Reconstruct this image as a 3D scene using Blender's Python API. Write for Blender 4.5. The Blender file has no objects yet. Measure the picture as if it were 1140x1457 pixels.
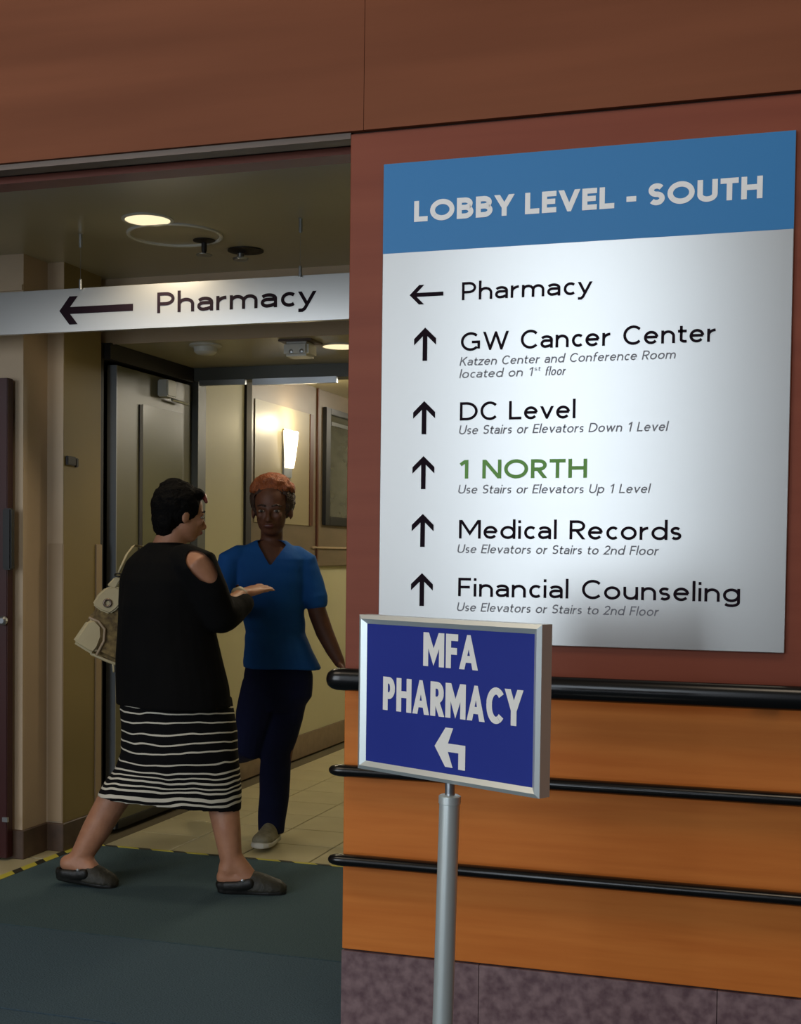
import bpy, bmesh, math, random
from mathutils import Vector, Matrix, noise
random.seed(7)
SC = bpy.context.scene
COL = SC.collection
PI = math.pi

# ---------------------------------------------------------------- camera
YAW, PITCH, ROLL, FPX = -0.3177, -0.0373, 0.0115, 1913.9
CX, CY = 527.2, 859.6
CAM = Vector((0, -3.4292, 1.33))
_F = Vector((math.sin(YAW) * math.cos(PITCH), math.cos(YAW) * math.cos(PITCH), math.sin(PITCH)))
_R = Vector((math.cos(YAW), -math.sin(YAW), 0)); _U = _R.cross(_F)
R2 = _R * math.cos(ROLL) + _U * math.sin(ROLL); U2 = -_R * math.sin(ROLL) + _U * math.cos(ROLL)
cd = bpy.data.cameras.new('camera'); cam = bpy.data.objects.new('camera', cd); COL.objects.link(cam)
cam.matrix_world = Matrix((( R2.x, U2.x, -_F.x, CAM.x), (R2.y, U2.y, -_F.y, CAM.y), (R2.z, U2.z, -_F.z, CAM.z), (0, 0, 0, 1)))
cd.sensor_fit = 'HORIZONTAL'; cd.sensor_width = 36; cd.lens = FPX / 1140 * 36
cd.shift_x = (570 - CX) / 1140; cd.shift_y = (CY - 728.5) / 1140
cd.clip_start = 0.05
SC.camera = cam

# ---------------------------------------------------------------- world, exposure, big lights
w = bpy.data.worlds.new('world'); SC.world = w; w.use_nodes = True
w.node_tree.nodes['Background'].inputs[0].default_value = (0.55, 0.6, 0.7, 1)
w.node_tree.nodes['Background'].inputs[1].default_value = 0.3
SC.view_settings.view_transform = 'Standard'; SC.view_settings.look = 'None'
SC.view_settings.gamma = 1; SC.view_settings.exposure = 0.08
SC.view_settings.use_curve_mapping = False
try:
    SC.cycles.use_denoising = True
    SC.cycles.max_bounces = 7
except Exception: pass

def area(name, loc, rot, sx, sy, power, col, spread=PI):
    l = bpy.data.lights.new(name, 'AREA'); l.shape = 'RECTANGLE'; l.size = sx; l.size_y = sy
    l.energy = power; l.color = col; l.spread = spread
    o = bpy.data.objects.new(name, l); COL.objects.link(o); o.location = loc; o.rotation_euler = rot
    return o
# daylight through the tall lobby windows behind the camera
area('window_light', (-1.8, -6.9, 2.4), (PI / 2, 0, 0), 1.4, 4.2, 78, (0.80, 0.90, 1.0))
area('window_light', (-5.6, -6.9, 2.4), (PI / 2, 0, 0), 2.7, 4.2, 132, (0.88, 0.94, 1.0))
# warm overhead fill added to light the lobby
area('lobby_fill_light', (0.2, -2.2, 4.75), (0, 0, 0), 1.4, 1.4, 32, (1.0, 0.82, 0.62))
area('lobby_fill_light', (-3.6, -2.2, 4.75), (0, 0, 0), 1.4, 1.4, 24, (1.0, 0.82, 0.62))
def lamp(name, loc, power, col, size=.08, spot=None):
    l = bpy.data.lights.new(name, 'SPOT' if spot else 'POINT'); l.energy = power; l.color = col; l.shadow_soft_size = size
    if spot: l.spot_size = spot; l.spot_blend = .6
    o = bpy.data.objects.new(name, l); COL.objects.link(o); o.location = loc; return o

# ---------------------------------------------------------------- helpers: materials
def srgb(r, g, b):
    f = lambda c: (c / 255 / 12.92) if c / 255 <= .04045 else ((c / 255 + .055) / 1.055) ** 2.4
    return (f(r), f(g), f(b), 1)
def N(nt, t, **kw):
    n = nt.nodes.new(t)
    for k, v in kw.items(): setattr(n, k, v)
    return n
def mat(name, c1, c2=None, scale=(8, 8, 8), rough=.6, metal=0, bump=0, spec=.5, detail=4, bscale=None, emit=None, estr=0, aniso=0, coat=0, sheen=0):
    m = bpy.data.materials.new(name); m.use_nodes = True; nt = m.node_tree; b = nt.nodes['Principled BSDF']
    b.inputs['Base Color'].default_value = c1; b.inputs['Roughness'].default_value = rough
    b.inputs['Metallic'].default_value = metal; b.inputs['Specular IOR Level'].default_value = spec
    b.inputs['Anisotropic'].default_value = aniso; b.inputs['Coat Weight'].default_value = coat
    b.inputs['Sheen Weight'].default_value = sheen
    tc = N(nt, 'ShaderNodeTexCoord'); mp = N(nt, 'ShaderNodeMapping'); mp.inputs['Scale'].default_value = scale
    nt.links.new(tc.outputs['Object'], mp.inputs[0])
    no = N(nt, 'ShaderNodeTexNoise'); no.inputs['Scale'].default_value = 1; no.inputs['Detail'].default_value = detail
    nt.links.new(mp.outputs[0], no.inputs[0])
    if c2:
        r = N(nt, 'ShaderNodeValToRGB'); r.color_ramp.elements[0].position = .32; r.color_ramp.elements[1].position = .68
        r.color_ramp.elements[0].color = c1; r.color_ramp.elements[1].color = c2
        nt.links.new(no.outputs[0], r.inputs[0]); nt.links.new(r.outputs[0], b.inputs['Base Color'])
    if bump:
        bn = no
        if bscale:
            mp2 = N(nt, 'ShaderNodeMapping'); mp2.inputs['Scale'].default_value = bscale; nt.links.new(tc.outputs['Object'], mp2.inputs[0])
            bn = N(nt, 'ShaderNodeTexNoise'); bn.inputs['Scale'].default_value = 1; nt.links.new(mp2.outputs[0], bn.inputs[0])
        bp = N(nt, 'ShaderNodeBump'); bp.inputs['Strength'].default_value = bump; bp.inputs['Distance'].default_value = .01
        nt.links.new(bn.outputs[0], bp.inputs['Height']); nt.links.new(bp.outputs[0], b.inputs['Normal'])
    if emit: b.inputs['Emission Color'].default_value = emit; b.inputs['Emission Strength'].default_value = estr
    return m
M = {}
M['fascia'] = mat('fascia_wood', srgb(120, 70, 46), srgb(134, 80, 54), (.7, 5, 9), .55, spec=.15)
M['upper'] = mat('upper_wood', srgb(132, 66, 46), srgb(144, 76, 54), (.9, 5, 14), .5, spec=.25)
M['lower'] = mat('lower_wood', srgb(208, 116, 46), srgb(222, 132, 58), (2.2, 5, 34), .5, spec=.2, detail=6)
M['stone'] = mat('purple_stone', srgb(98, 72, 78), srgb(144, 118, 120), (34, 34, 34), .5, detail=9, bump=.05)
M['track'] = mat('track_metal', srgb(96, 84, 76), None, rough=.4, metal=.5)
M['dark'] = mat('dark_slot', srgb(26, 20, 17), None, rough=.6)  # near-black for dark parts, and for shade painted in the slot and leaf pocket
M['trimwood'] = mat('frame_wood', srgb(128, 70, 56), srgb(138, 78, 62), (1, 6, 10), .4)
M['ceil'] = mat('satin_ceiling', srgb(176, 168, 138), srgb(180, 172, 142), (3, 3, 3), .3, spec=.6)
M['cwall'] = mat('corridor_paint', srgb(178, 172, 138), srgb(182, 176, 142), (2, 2, 2), .5, spec=.35)
M['lwall'] = mat('taupe_wall', srgb(182, 160, 132), srgb(188, 166, 138), (3, 3, 3), .55, bump=.1, bscale=(200, 200, 200))
M['owall'] = mat('olive_wall', srgb(140, 122, 74), srgb(144, 126, 78), (3, 3, 3), .6)
M['guard'] = mat('corner_guard_plastic', srgb(165, 143, 115), None, rough=.4)
M['base'] = mat('dark_base', srgb(72, 56, 46), srgb(92, 72, 58), (14, 14, 14), .5)
M['cbase'] = mat('corridor_base', srgb(120, 102, 80), srgb(134, 114, 92), (20, 20, 20), .5)
M['carpet'] = mat('grey_green_carpet', srgb(70, 88, 94), srgb(82, 102, 108), (160, 160, 160), .95, bump=.5, spec=.1)
M['carpet2'] = mat('grey_blue_carpet', srgb(70, 90, 102), srgb(84, 104, 118), (160, 160, 160), .95, bump=.5, spec=.1)
M['tile'] = mat('beige_tile', srgb(182, 172, 136), srgb(192, 182, 146), (4, 4, 4), .35, spec=.45)
M['grout'] = mat('grout', srgb(96, 86, 62), None, rough=.9)
M['frame'] = mat('door_frame_paint', srgb(84, 86, 80), None, rough=.45)
M['leaf'] = mat('door_leaf_paint', srgb(96, 93, 66), srgb(100, 97, 70), (2, 2, 2), .38)
M['leafedge'] = mat('door_edge_steel', srgb(148, 152, 156), None, rough=.4, metal=.3)
M['lite'] = mat('door_lite', srgb(92, 92, 66), None, rough=.22)
M['steel'] = mat('brushed_steel', srgb(178, 182, 186), None, rough=.3, metal=.9)
M['plastic'] = mat('white_plastic', srgb(205, 205, 198), None, rough=.45)
M['black'] = mat('black_rubber', srgb(18, 18, 18), None, rough=.45)
M['rail'] = mat('black_rail', srgb(14, 14, 15), None, rough=.22, spec=.5)
M['redwood'] = mat('mahogany', srgb(52, 12, 10), srgb(62, 16, 13), (8, 8, .8), .4)
M['brownpanel'] = mat('brown_panelling', srgb(106, 92, 72), srgb(114, 98, 78), (3, 3, 12), .4)
M['gloss'] = mat('gloss_panel', srgb(146, 134, 104), None, rough=.38, spec=.35)
M['jamb'] = mat('dark_brown_jamb', srgb(22, 14, 10), None, rough=.7)
M['glass'] = mat('dark_glass', srgb(78, 78, 70), srgb(98, 98, 88), (3, 3, 9), .08, spec=.8)
M['rosewood'] = mat('red_brown_strip', srgb(84, 46, 28), None, rough=.35)
M['ink'] = mat('sign_ink', srgb(30, 20, 30), None, rough=.8, spec=.1)
M['greyink'] = mat('grey_ink', srgb(128, 130, 138), None, rough=.5)
M['green'] = mat('green_ink', srgb(104, 168, 66), None, rough=.5)
M['white'] = mat('white_lettering', srgb(252, 254, 255), None, rough=.35)
M['cream'] = mat('cream_lettering', srgb(252, 249, 242), None, rough=.5)
M['blue'] = mat('blue_band', srgb(56, 134, 198), None, rough=.42, spec=.3)
M['navyface'] = mat('indigo_insert', srgb(44, 58, 148), srgb(47, 61, 152), (5, 5, 5), .3, spec=.3)
M['lens'] = mat('lamp_lens', (1, 1, 1, 1), None, rough=.5, emit=(1, .82, .50, 1), estr=1.0)
M['sconce'] = mat('sconce_glass', (1, 1, 1, 1), None, rough=.5, emit=(1, .88, .62, 1), estr=3)
M['skyglass'] = mat('window_sky', (0, 0, 0, 1), None, rough=.3, emit=(.8, .9, 1, 1), estr=1.0)
# brushed aluminium: fine vertical brushing
def brushed(name, col, vertical=True, rough=.34, metal=.75):
    m = mat(name, col, None, rough=rough, metal=metal); nt = m.node_tree; b = nt.nodes['Principled BSDF']
    tc = N(nt, 'ShaderNodeTexCoord'); mp = N(nt, 'ShaderNodeMapping')
    mp.inputs['Scale'].default_value = (420, 20, 2.0) if vertical else (2, 20, 420)
    no = N(nt, 'ShaderNodeTexNoise'); no.inputs['Scale'].default_value = 1
    bp = N(nt, 'ShaderNodeBump'); bp.inputs['Strength'].default_value = .015; bp.inputs['Distance'].default_value = .002
    nt.links.new(tc.outputs['Object'], mp.inputs[0]); nt.links.new(mp.outputs[0], no.inputs[0])
    nt.links.new(no.outputs[0], bp.inputs['Height']); nt.links.new(bp.outputs[0], b.inputs['Normal'])
    return m
M['brushed'] = brushed('brushed_sign_face', srgb(192, 192, 190), rough=.29, metal=.72)
M['tape'] = mat('tape', srgb(200, 190, 60))
def tape_mat():
    m = bpy.data.materials.new('hazard_tape'); m.use_nodes = True; nt = m.node_tree; b = nt.nodes['Principled BSDF']
    tc = N(nt, 'ShaderNodeTexCoord'); sp = N(nt, 'ShaderNodeSeparateXYZ'); nt.links.new(tc.outputs['Object'], sp.inputs[0])
    a = N(nt, 'ShaderNodeMath', operation='ADD'); nt.links.new(sp.outputs[0], a.inputs[0]); nt.links.new(sp.outputs[1], a.inputs[1])
    mu = N(nt, 'ShaderNodeMath', operation='MULTIPLY'); mu.inputs[1].default_value = 1 / .17; nt.links.new(a.outputs[0], mu.inputs[0])
    fr = N(nt, 'ShaderNodeMath', operation='FRACT'); nt.links.new(mu.outputs[0], fr.inputs[0])
    r = N(nt, 'ShaderNodeValToRGB'); r.color_ramp.interpolation = 'CONSTANT'
    r.color_ramp.elements[0].color = srgb(200, 190, 70); r.color_ramp.elements[1].position = .62; r.color_ramp.elements[1].color = srgb(40, 38, 26)
    nt.links.new(fr.outputs[0], r.inputs[0]); nt.links.new(r.outputs[0], b.inputs['Base Color']); b.inputs['Roughness'].default_value = .5
    return m
M['tape'] = tape_mat()

# ---------------------------------------------------------------- helpers: meshes
class MB:
    def __init__(s): s.v = []; s.f = []
    def add(s, vs, fs):
        o = len(s.v); s.v += [tuple(v) for v in vs]; s.f += [tuple(i + o for i in f) for f in fs]; return s
    def box(s, x0, x1, y0, y1, z0, z1):
        vs = [(x, y, z) for x in (x0, x1) for y in (y0, y1) for z in (z0, z1)]
        return s.add(vs, [(0, 1, 3, 2), (4, 6, 7, 5), (0, 4, 5, 1), (2, 3, 7, 6), (0, 2, 6, 4), (1, 5, 7, 3)])
    def prism(s, pts, off):
        n = len(pts); off = Vector(off); a = [Vector(p) for p in pts]
        return s.add(a + [p + off for p in a], [tuple(range(n)), tuple(range(2 * n - 1, n - 1, -1))] + [(i, i + n, (i + 1) % n + n, (i + 1) % n) for i in range(n)])
    def rings(s, rings, cap=True, close=False):
        n = len(rings[0]); vs = [p for r in rings for p in r]; fs = []
        m = len(rings)
        for k in range(m if close else m - 1):
            k2 = (k + 1) % m
            for i in range(n): j = (i + 1) % n; fs.append((k * n + i, k * n + j, k2 * n + j, k2 * n + i))
        if cap and not close: fs.append(tuple(range(n - 1, -1, -1))); fs.append(tuple((m - 1) * n + i for i in range(n)))
        return s.add(vs, fs)
    def lathe(s, c, prof, axis=(0, 0, 1), n=24, cap=True):
        ax = Vector(axis).normalized(); h = Vector((1, 0, 0)) if abs(ax.x) < .9 else Vector((0, 1, 0))
        a = ax.cross(h).normalized(); b = ax.cross(a); c = Vector(c)
        return s.rings([[c + ax * t + (a * math.cos(2 * PI * i / n) + b * math.sin(2 * PI * i / n)) * r for i in range(n)] for r, t in prof], cap=cap)
    def tube(s, pts, rad, n=16, hint=None, flat=1.0, round_ends=True):
        """a tube through pts; rad a number or a list; hint = direction of the ellipse's second axis, scaled by flat"""
        P = [Vector(p) for p in pts]; m = len(P)
        r = [rad] * m if isinstance(rad, (int, float)) else list(rad)
        R = []
        for k in range(m):
            t = (P[min(k + 1, m - 1)] - P[max(k - 1, 0)]).normalized()
            if hint is not None: h = Vector(hint)
            elif k == 0: h = Vector((0, 0, 1)) if abs(t.z) < .8 else Vector((1, 0, 0))
            else: h = b
            b = (h - t * h.dot(t)).normalized(); a = t.cross(b)
            ra, rb = (r[k] if isinstance(r[k], tuple) else (r[k], r[k] * flat))
            def ring(c, q): return [c + a * (math.cos(2 * PI * i / n) * ra * q) + b * (math.sin(2 * PI * i / n) * rb * q) for i in range(n)]
            rm = min(ra, rb)
            if k == 0 and round_ends: R += [ring(P[0] - t * rm * .95, .3), ring(P[0] - t * rm * .7, .71)]
            R.append(ring(P[k], 1))
            if k == m - 1 and round_ends: R += [ring(P[-1] + t * rm * .7, .71), ring(P[-1] + t * rm * .95, .3)]
        return s.rings(R)
    def ell(s, c, ax, ay, az, n=16, m=10):
        """ellipsoid with half-axis vectors"""
        c = Vector(c); ax = Vector(ax); ay = Vector(ay); az = Vector(az); R = []
        for k in range(m + 1):
            ph = -PI / 2 + PI * (k + .02) / (m + .04)
            R.append([c + az * math.sin(ph) + (ax * math.cos(2 * PI * i / n) + ay * math.sin(2 * PI * i / n)) * math.cos(ph) for i in range(n)])
        return s.rings(R)
    def mesh(s, name, smooth=False):
        me = bpy.data.meshes.new(name); me.from_pydata(s.v, [], s.f); me.update()
        bm = bmesh.new(); bm.from_mesh(me); bmesh.ops.recalc_face_normals(bm, faces=bm.faces); bm.to_mesh(me); bm.free()
        if smooth:
            for p in me.polygons: p.use_smooth = True
        return me
    def build(s, name, m, parent=None, smooth=False, bevel=0, seg=2, autosmooth=False):
        me = s.mesh(name, smooth)
        if bevel:
            bm = bmesh.new(); bm.from_mesh(me)
            bmesh.ops.bevel(bm, geom=[e for e in bm.edges if e.calc_face_angle(0) > .5], offset=bevel, segments=seg, affect='EDGES', clamp_overlap=True)
            bm.to_mesh(me); bm.free()
        if autosmooth:
            for p in me.polygons: p.use_smooth = True
            me.set_sharp_from_angle(angle=math.radians(38))
        me.materials.append(m)
        o = bpy.data.objects.new(name, me); COL.objects.link(o)
        if parent: o.parent = parent
        return o
def tag(o, label=None, cat=None, group=None, kind=None):
    if label: o['label'] = label
    if cat: o['category'] = cat
    if group: o['group'] = group
    if kind: o['kind'] = kind
    return o
def empty(name, loc=(0, 0, 0)):
    o = bpy.data.objects.new(name, None); COL.objects.link(o); o.location = loc; o.empty_display_size = .1; return o
def thing(name, label, cat, loc=(0, 0, 0), group=None): return tag(empty(name, loc), label, cat, group)
def fix(root):
    """keep the children where they were modelled in world space when the root stands away from the origin"""
    inv = Matrix.Translation(-Vector(root.location))
    for c in root.children: c.matrix_parent_inverse = inv
def struct(o): o['kind'] = 'structure'; return o

# ---------------------------------------------------------------- the setting
def B(*a): return MB().box(*a)
CZ = 2.585      # alcove ceiling
floor = struct(B(-9, 2.6, -7.1, 9, -.12, -.012).build('floor', M['grout']))
# walk-off carpet strips
B(-3.11, 2.5, -7.0, 1.9, -.012, -.010).build('carpet_underlay', M['dark'], floor)
ys = [1.925, .665, -.095, -.86, -1.62, -2.38, -3.14, -3.9, -4.66, -5.42, -6.18, -7.0]
for k in range(len(ys) - 1):
    x0 = -3.11
    B(x0, 2.5, ys[k + 1] + .007, ys[k] - (.005 if k else 0), -.012, 0).build('carpet_strip', M['carpet'] if k == 0 else M['carpet2'], floor)
    B(-8.9, -3.303, ys[k + 1] + .007, min(ys[k], 1.24) - .003, -.012, 0).build('carpet_strip', M['carpet2'], floor) if k > 0 else None
# beige floor tiles, one mesh shared
T = .33
def tile_mesh(w, d):
    return MB().box(-w / 2 + .003, w / 2 - .003, -d / 2 + .003, d / 2 - .003, -.012, 0)
tm = None
def put_tile(x, y):
    global tm
    if tm is None:
        o = tile_mesh(T, T).build('floor_tile', M['tile'], floor, bevel=.002, seg=1); tm = o.data
    else:
        o = bpy.data.objects.new('floor_tile', tm); COL.objects.link(o); o.parent = floor
    o.location = (x, y, random.uniform(-.0006, 0))
for i in range(6):
    for j in range(20):
        put_tile(-2.035 - T / 2 + (i - 3) * T + .33, 1.93 + T / 2 + j * T)
for j in range(27):  # narrow run of tile along the left wall
    o = MB().box(-3.30, -3.116, -.16 + .003, .16, -.012, 0).build('floor_tile', M['tile'], floor); o.location = (0, 1.93 - T / 2 - j * T, 0)
tag(B(-3.108, -1.25, 1.918, 1.940, 0, .0015).build('floor_tape', M['tape']), 'yellow and black striped tape along the edge between carpet and tiles', 'tape')
tp = MB().prism([(-3.085, 1.91, 0), (-3.125, 1.93, 0), (-3.135, -3.0, 0), (-3.10, -3.0, 0)], (0, 0, .0015))
tag(tp.build('floor_tape', M['tape']), 'yellow and black striped tape running towards the left wall base', 'tape')

# front wall: backing, facing panels, stone base
XE = -1.198
wf = struct(B(XE + .004, 2.5, .012, .2, 0, 4.8).build('wall_front', M['dark']))
B(XE, .55, 0, .2, .995, 2.448).build('upper_panel', M['upper'], wf, bevel=.002, seg=1)
B(.553, 2.5, 0, .012, .995, 2.448).build('upper_panel', M['upper'], wf)
B(XE, .55, 0, .2, .254, .992).build('lower_panel', M['lower'], wf, bevel=.002, seg=1)
B(.553, 2.5, 0, .012, .254, .992).build('lower_panel', M['lower'], wf)
x = XE
for wd in (.385, .61, .61, .61, .61, .61):
    B(x, min(2.5, x + wd - .002), -.004, .2 if x < -1 else .012, 0, .25).build('stone_tile', M['stone'], wf); x += wd
hd = struct(B(-9, XE + .004, .012, .19, 2.46, 4.8).build('wall_header', M['dark']))
B(-9, -4.30, 0, .19, 0, 2.448).build('side_panel', M['upper'], hd)
xs_ = [-9, -6.6, -3.9, -1.158, 1.3, 2.5]
for a, b in zip(xs_[:-1], xs_[1:]):
    B(a, b - .0015, -.010, .012, 2.453, 3.15).build('fascia_panel', M['fascia'], hd)
for a, b in zip(xs_[:-1], xs_[1:]):
    B(a, b - .0015, -.010, .012, 3.153, 4.8).build('fascia_panel', M['fascia'], hd)
B(-4.30, XE, 0, .055, 2.436, 2.452).build('track', M['track'], hd)
B(-4.30, XE, .055, .11, 2.45, 2.47).build('slot', M['dark'], hd)  # gap between track and trim, its shadow put into the dark colour
B(-4.30, XE, .11, .19, 2.430, 2.47).build('inner_trim', M['trimwood'], hd)

# rest of the lobby, behind the camera
lobby = mat('lobby_wall', srgb(120, 88, 66), srgb(128, 94, 70), (1, 1, 6), .6)
struct(B(-9, 2.6, -7.1, .2, 4.8, 4.9).build('ceiling_lobby', mat('lobby_ceiling', srgb(150, 138, 118), None, rough=.8)))
wb = struct(B(-9, 2.6, -7.2, -7.0, 0, 4.8).build('wall_back', lobby))
struct(B(2.5, 2.6, -7, .2, 0, 4.8).build('wall_right', lobby))
struct(B(-9.1, -9, -7, 9, 0, 4.8).build('wall_left', lobby))
for n, (a, b) in enumerate(((-6.95, -4.25), (-2.5, -1.1))):
    wn = struct(B(a, b, -6.998, -6.98, .25, 4.55).build('window_%d' % (n + 1), M['skyglass']))
    for xx in (a, (a + b) / 2, b): B(xx - .03, xx + .03, -6.98, -6.93, .25, 4.55).build('window_frame', M['black'], wn)

# alcove and corridor shell
struct(B(-9, -1.0, .19, 2.15, CZ, CZ + .1).build('ceiling_alcove', M['ceil']))
struct(B(-9, -1.0, 2.15, 3.12, 2.29, CZ + .1).build('ceiling_door_recess', M['ceil']))
struct(B(-3.34, -1.1, 2.142, 2.1495, 2.285, CZ).build('trim_3', M['lwall']))
struct(B(-9, -1.0, 3.12, 9, 2.42, CZ + .1).build('ceiling_corridor', M['ceil']))
struct(B(-1.1, -1.0, .2, 9, 0, CZ).build('wall_corridor_right', M['cwall']))
struct(B(-3.4, -1.0, 9, 9.1, 0, CZ).build('wall_corridor_end', M['cwall']))
# left wall: stepped plan
pl = [(-8.9, 1.57), (-3.21, 1.57), (-3.21, 1.76), (-3.13, 1.76), (-3.13, 2.085), (-3.34, 2.085), (-3.34, 3.1), (-8.9, 3.1)]
wl = struct(MB().prism([(a, b, 0) for a, b in pl], (0, 0, CZ)).build('wall_alcove_left', M['lwall']))
B(-3.134, -3.1285, 1.763, 2.08, 0, CZ).build('olive_panel', M['owall'], wl)
B(-8.9, -3.212, 1.562, 1.57, 2.43, 2.455).build('picture_rail', M['lwall'], wl)
bl = MB()
q = .014
pts = [(-3.30, 1.57 - q), (-3.21 + q, 1.57 - q), (-3.21 + q, 1.76 - q), (-3.13 + q, 1.76 - q), (-3.13 + q, 2.085)]
pin = [(-3.13, 2.085), (-3.13, 1.76), (-3.21, 1.76), (-3.21, 1.57), (-3.30, 1.57)]
struct(MB().prism([(a, b, 0) for a, b in pts + pin], (0, 0, .125)).build('baseboard_left', M['base'], bevel=.003, seg=1))
struct(B(-3.20, -3.125, 1.752, 1.762, .13, 1.36).build('trim_1', M['guard'], bevel=.003))
struct(B(-3.13, -3.122, 2.035, 2.09, .13, 1.36).build('trim_2', M['guard'], bevel=.003))

# mahogany door leaf standing in front of the left wall
d2 = struct(B(-4.2, -3.245, 1.505, 1.55, .012, 2.055).build('door_2', M['redwood'], bevel=.003))
B(-3.265, -3.222, 1.495, 1.53, 1.245, 1.505).build('pull_handle', M['black'], d2, bevel=.006)
MB().lathe((-3.255, 1.505, 1.03), [(.012, 0), (.02, .01), (.02, .022), (.012, .03)], (0, -1, 0), 12).build('lock_cylinder', M['steel'], d2)
B(-3.262, -3.236, 1.495, 1.506, .17, .19).build('floor_bolt', M['steel'], d2)

# grey double door frame with the open leaf
d1 = struct(MB().box(-3.34, -1.1, 3.0, 3.12, 2.222, 2.29).build('door_1', M['frame'], bevel=.003))
B(-3.15, -3.085, 3.02, 3.12, 0, 2.222).build('jamb', M['frame'], d1, bevel=.003)
B(-3.34, -3.15, 3.02, 3.1, 0, 2.222).build('jamb', M['frame'], d1)
B(-1.16, -1.1, 3.02, 3.12, 0, 2.222).build('jamb', M['frame'], d1, bevel=.003)
B(-3.06, -2.80, 2.975, 3.0, 2.195, 2.222).build('closer_track', M['steel'], d1, bevel=.002)
B(-2.76, -2.30, 2.975, 3.0, 2.19, 2.222).build('closer_track', M['steel'], d1, bevel=.002)
lf = B(-3.165, -3.118, 2.215, 3.0, .012, 2.2).build('door_leaf', M['leaf'], d1, bevel=.002)
B(-3.166, -3.117, 2.208, 2.2149, .012, 2.2).build('edge_strip', M['leafedge'], lf)
B(-3.1185, -3.112, 2.43, 2.46, .25, 2.04).build('recess_line', M['dark'], lf)  # dark strip drawn for the recess line beside the door panel
B(-3.1185, -3.113, 2.462, 2.90, .25, 2.045).build('door_panel', M['lite'], lf, bevel=.002)
B(-3.118, -3.06, 2.62, 2.72, 2.10, 2.185).build('closer_body', M['plastic'], lf, bevel=.006)
MB().tube([(-3.085, 2.72, 2.095), (-3.085, 2.90, 2.09)], .008, 8).build('closer_arm', M['steel'], lf)
B(-3.12, -3.105, 2.22, 2.99, .012, .05).build('door_sweep', M['black'], lf)
# dark boxes that paint the shade inside the leaf pocket
B(-3.34, -3.32, 2.087, 3.02, 0, 2.289).build('pocket_shadow', M['dark'], d1)
B(-3.32, -3.135, 2.087, 2.12, 0, 2.289).build('pocket_shadow', M['dark'], d1)
B(-3.32, -3.10, 2.12, 3.0, 2.215, 2.289).build('pocket_shadow', M['dark'], d1)

# corridor left wall with its panelling
wc = struct(B(-3.4, -3.15, 3.12, 9, 0, 2.42).build('wall_corridor_left', M['cwall']))
B(-3.15, -3.135, 3.77, 3.85, 1.27, 2.42).build('jamb_strip', M['jamb'], wc, bevel=.002)
B(-3.15, -3.142, 3.85, 9, 1.27, 2.42).build('brown_panel', M['brownpanel'], wc)
B(-3.142, -3.136, 3.90, 4.80, 1.51, 2.235).build('glossy_panel', M['gloss'], wc)
B(-3.142, -3.130, 4.80, 4.86, 1.51, 2.235).build('red_strip', M['rosewood'], wc)
B(-3.142, -3.130, 4.94, 4.965, 1.27, 2.42).build('red_strip', M['rosewood'], wc)
B(-3.15, -3.12, 3.85, 9, 1.245, 1.275).build('chair_rail', M['brownpanel'], wc, bevel=.004)
B(-3.15, -3.128, 4.86, 9, 1.362, 1.376).build('chair_rail', M['guard'], wc, bevel=.002)
struct(B(-3.15, -3.135, 3.12, 9, 0, .15).build('baseboard_corridor', M['cbase'], bevel=.003))
pic = struct(B(-3.142, -3.136, 5.15, 5.95, 1.58, 2.27).build('window_3', M['glass']))
for a in ((5.06, 5.15, 1.52, 2.31), (5.95, 6.03, 1.52, 2.31), (5.15, 5.95, 1.52, 1.58), (5.15, 5.95, 2.27, 2.31)):
    B(-3.142, -3.115, *a).build('window_frame', M['black'], pic, bevel=.003)
B(-3.137, -3.130, 5.2, 5.95, 2.20, 2.225).build('blind_rail', M['frame'], pic)

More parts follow.
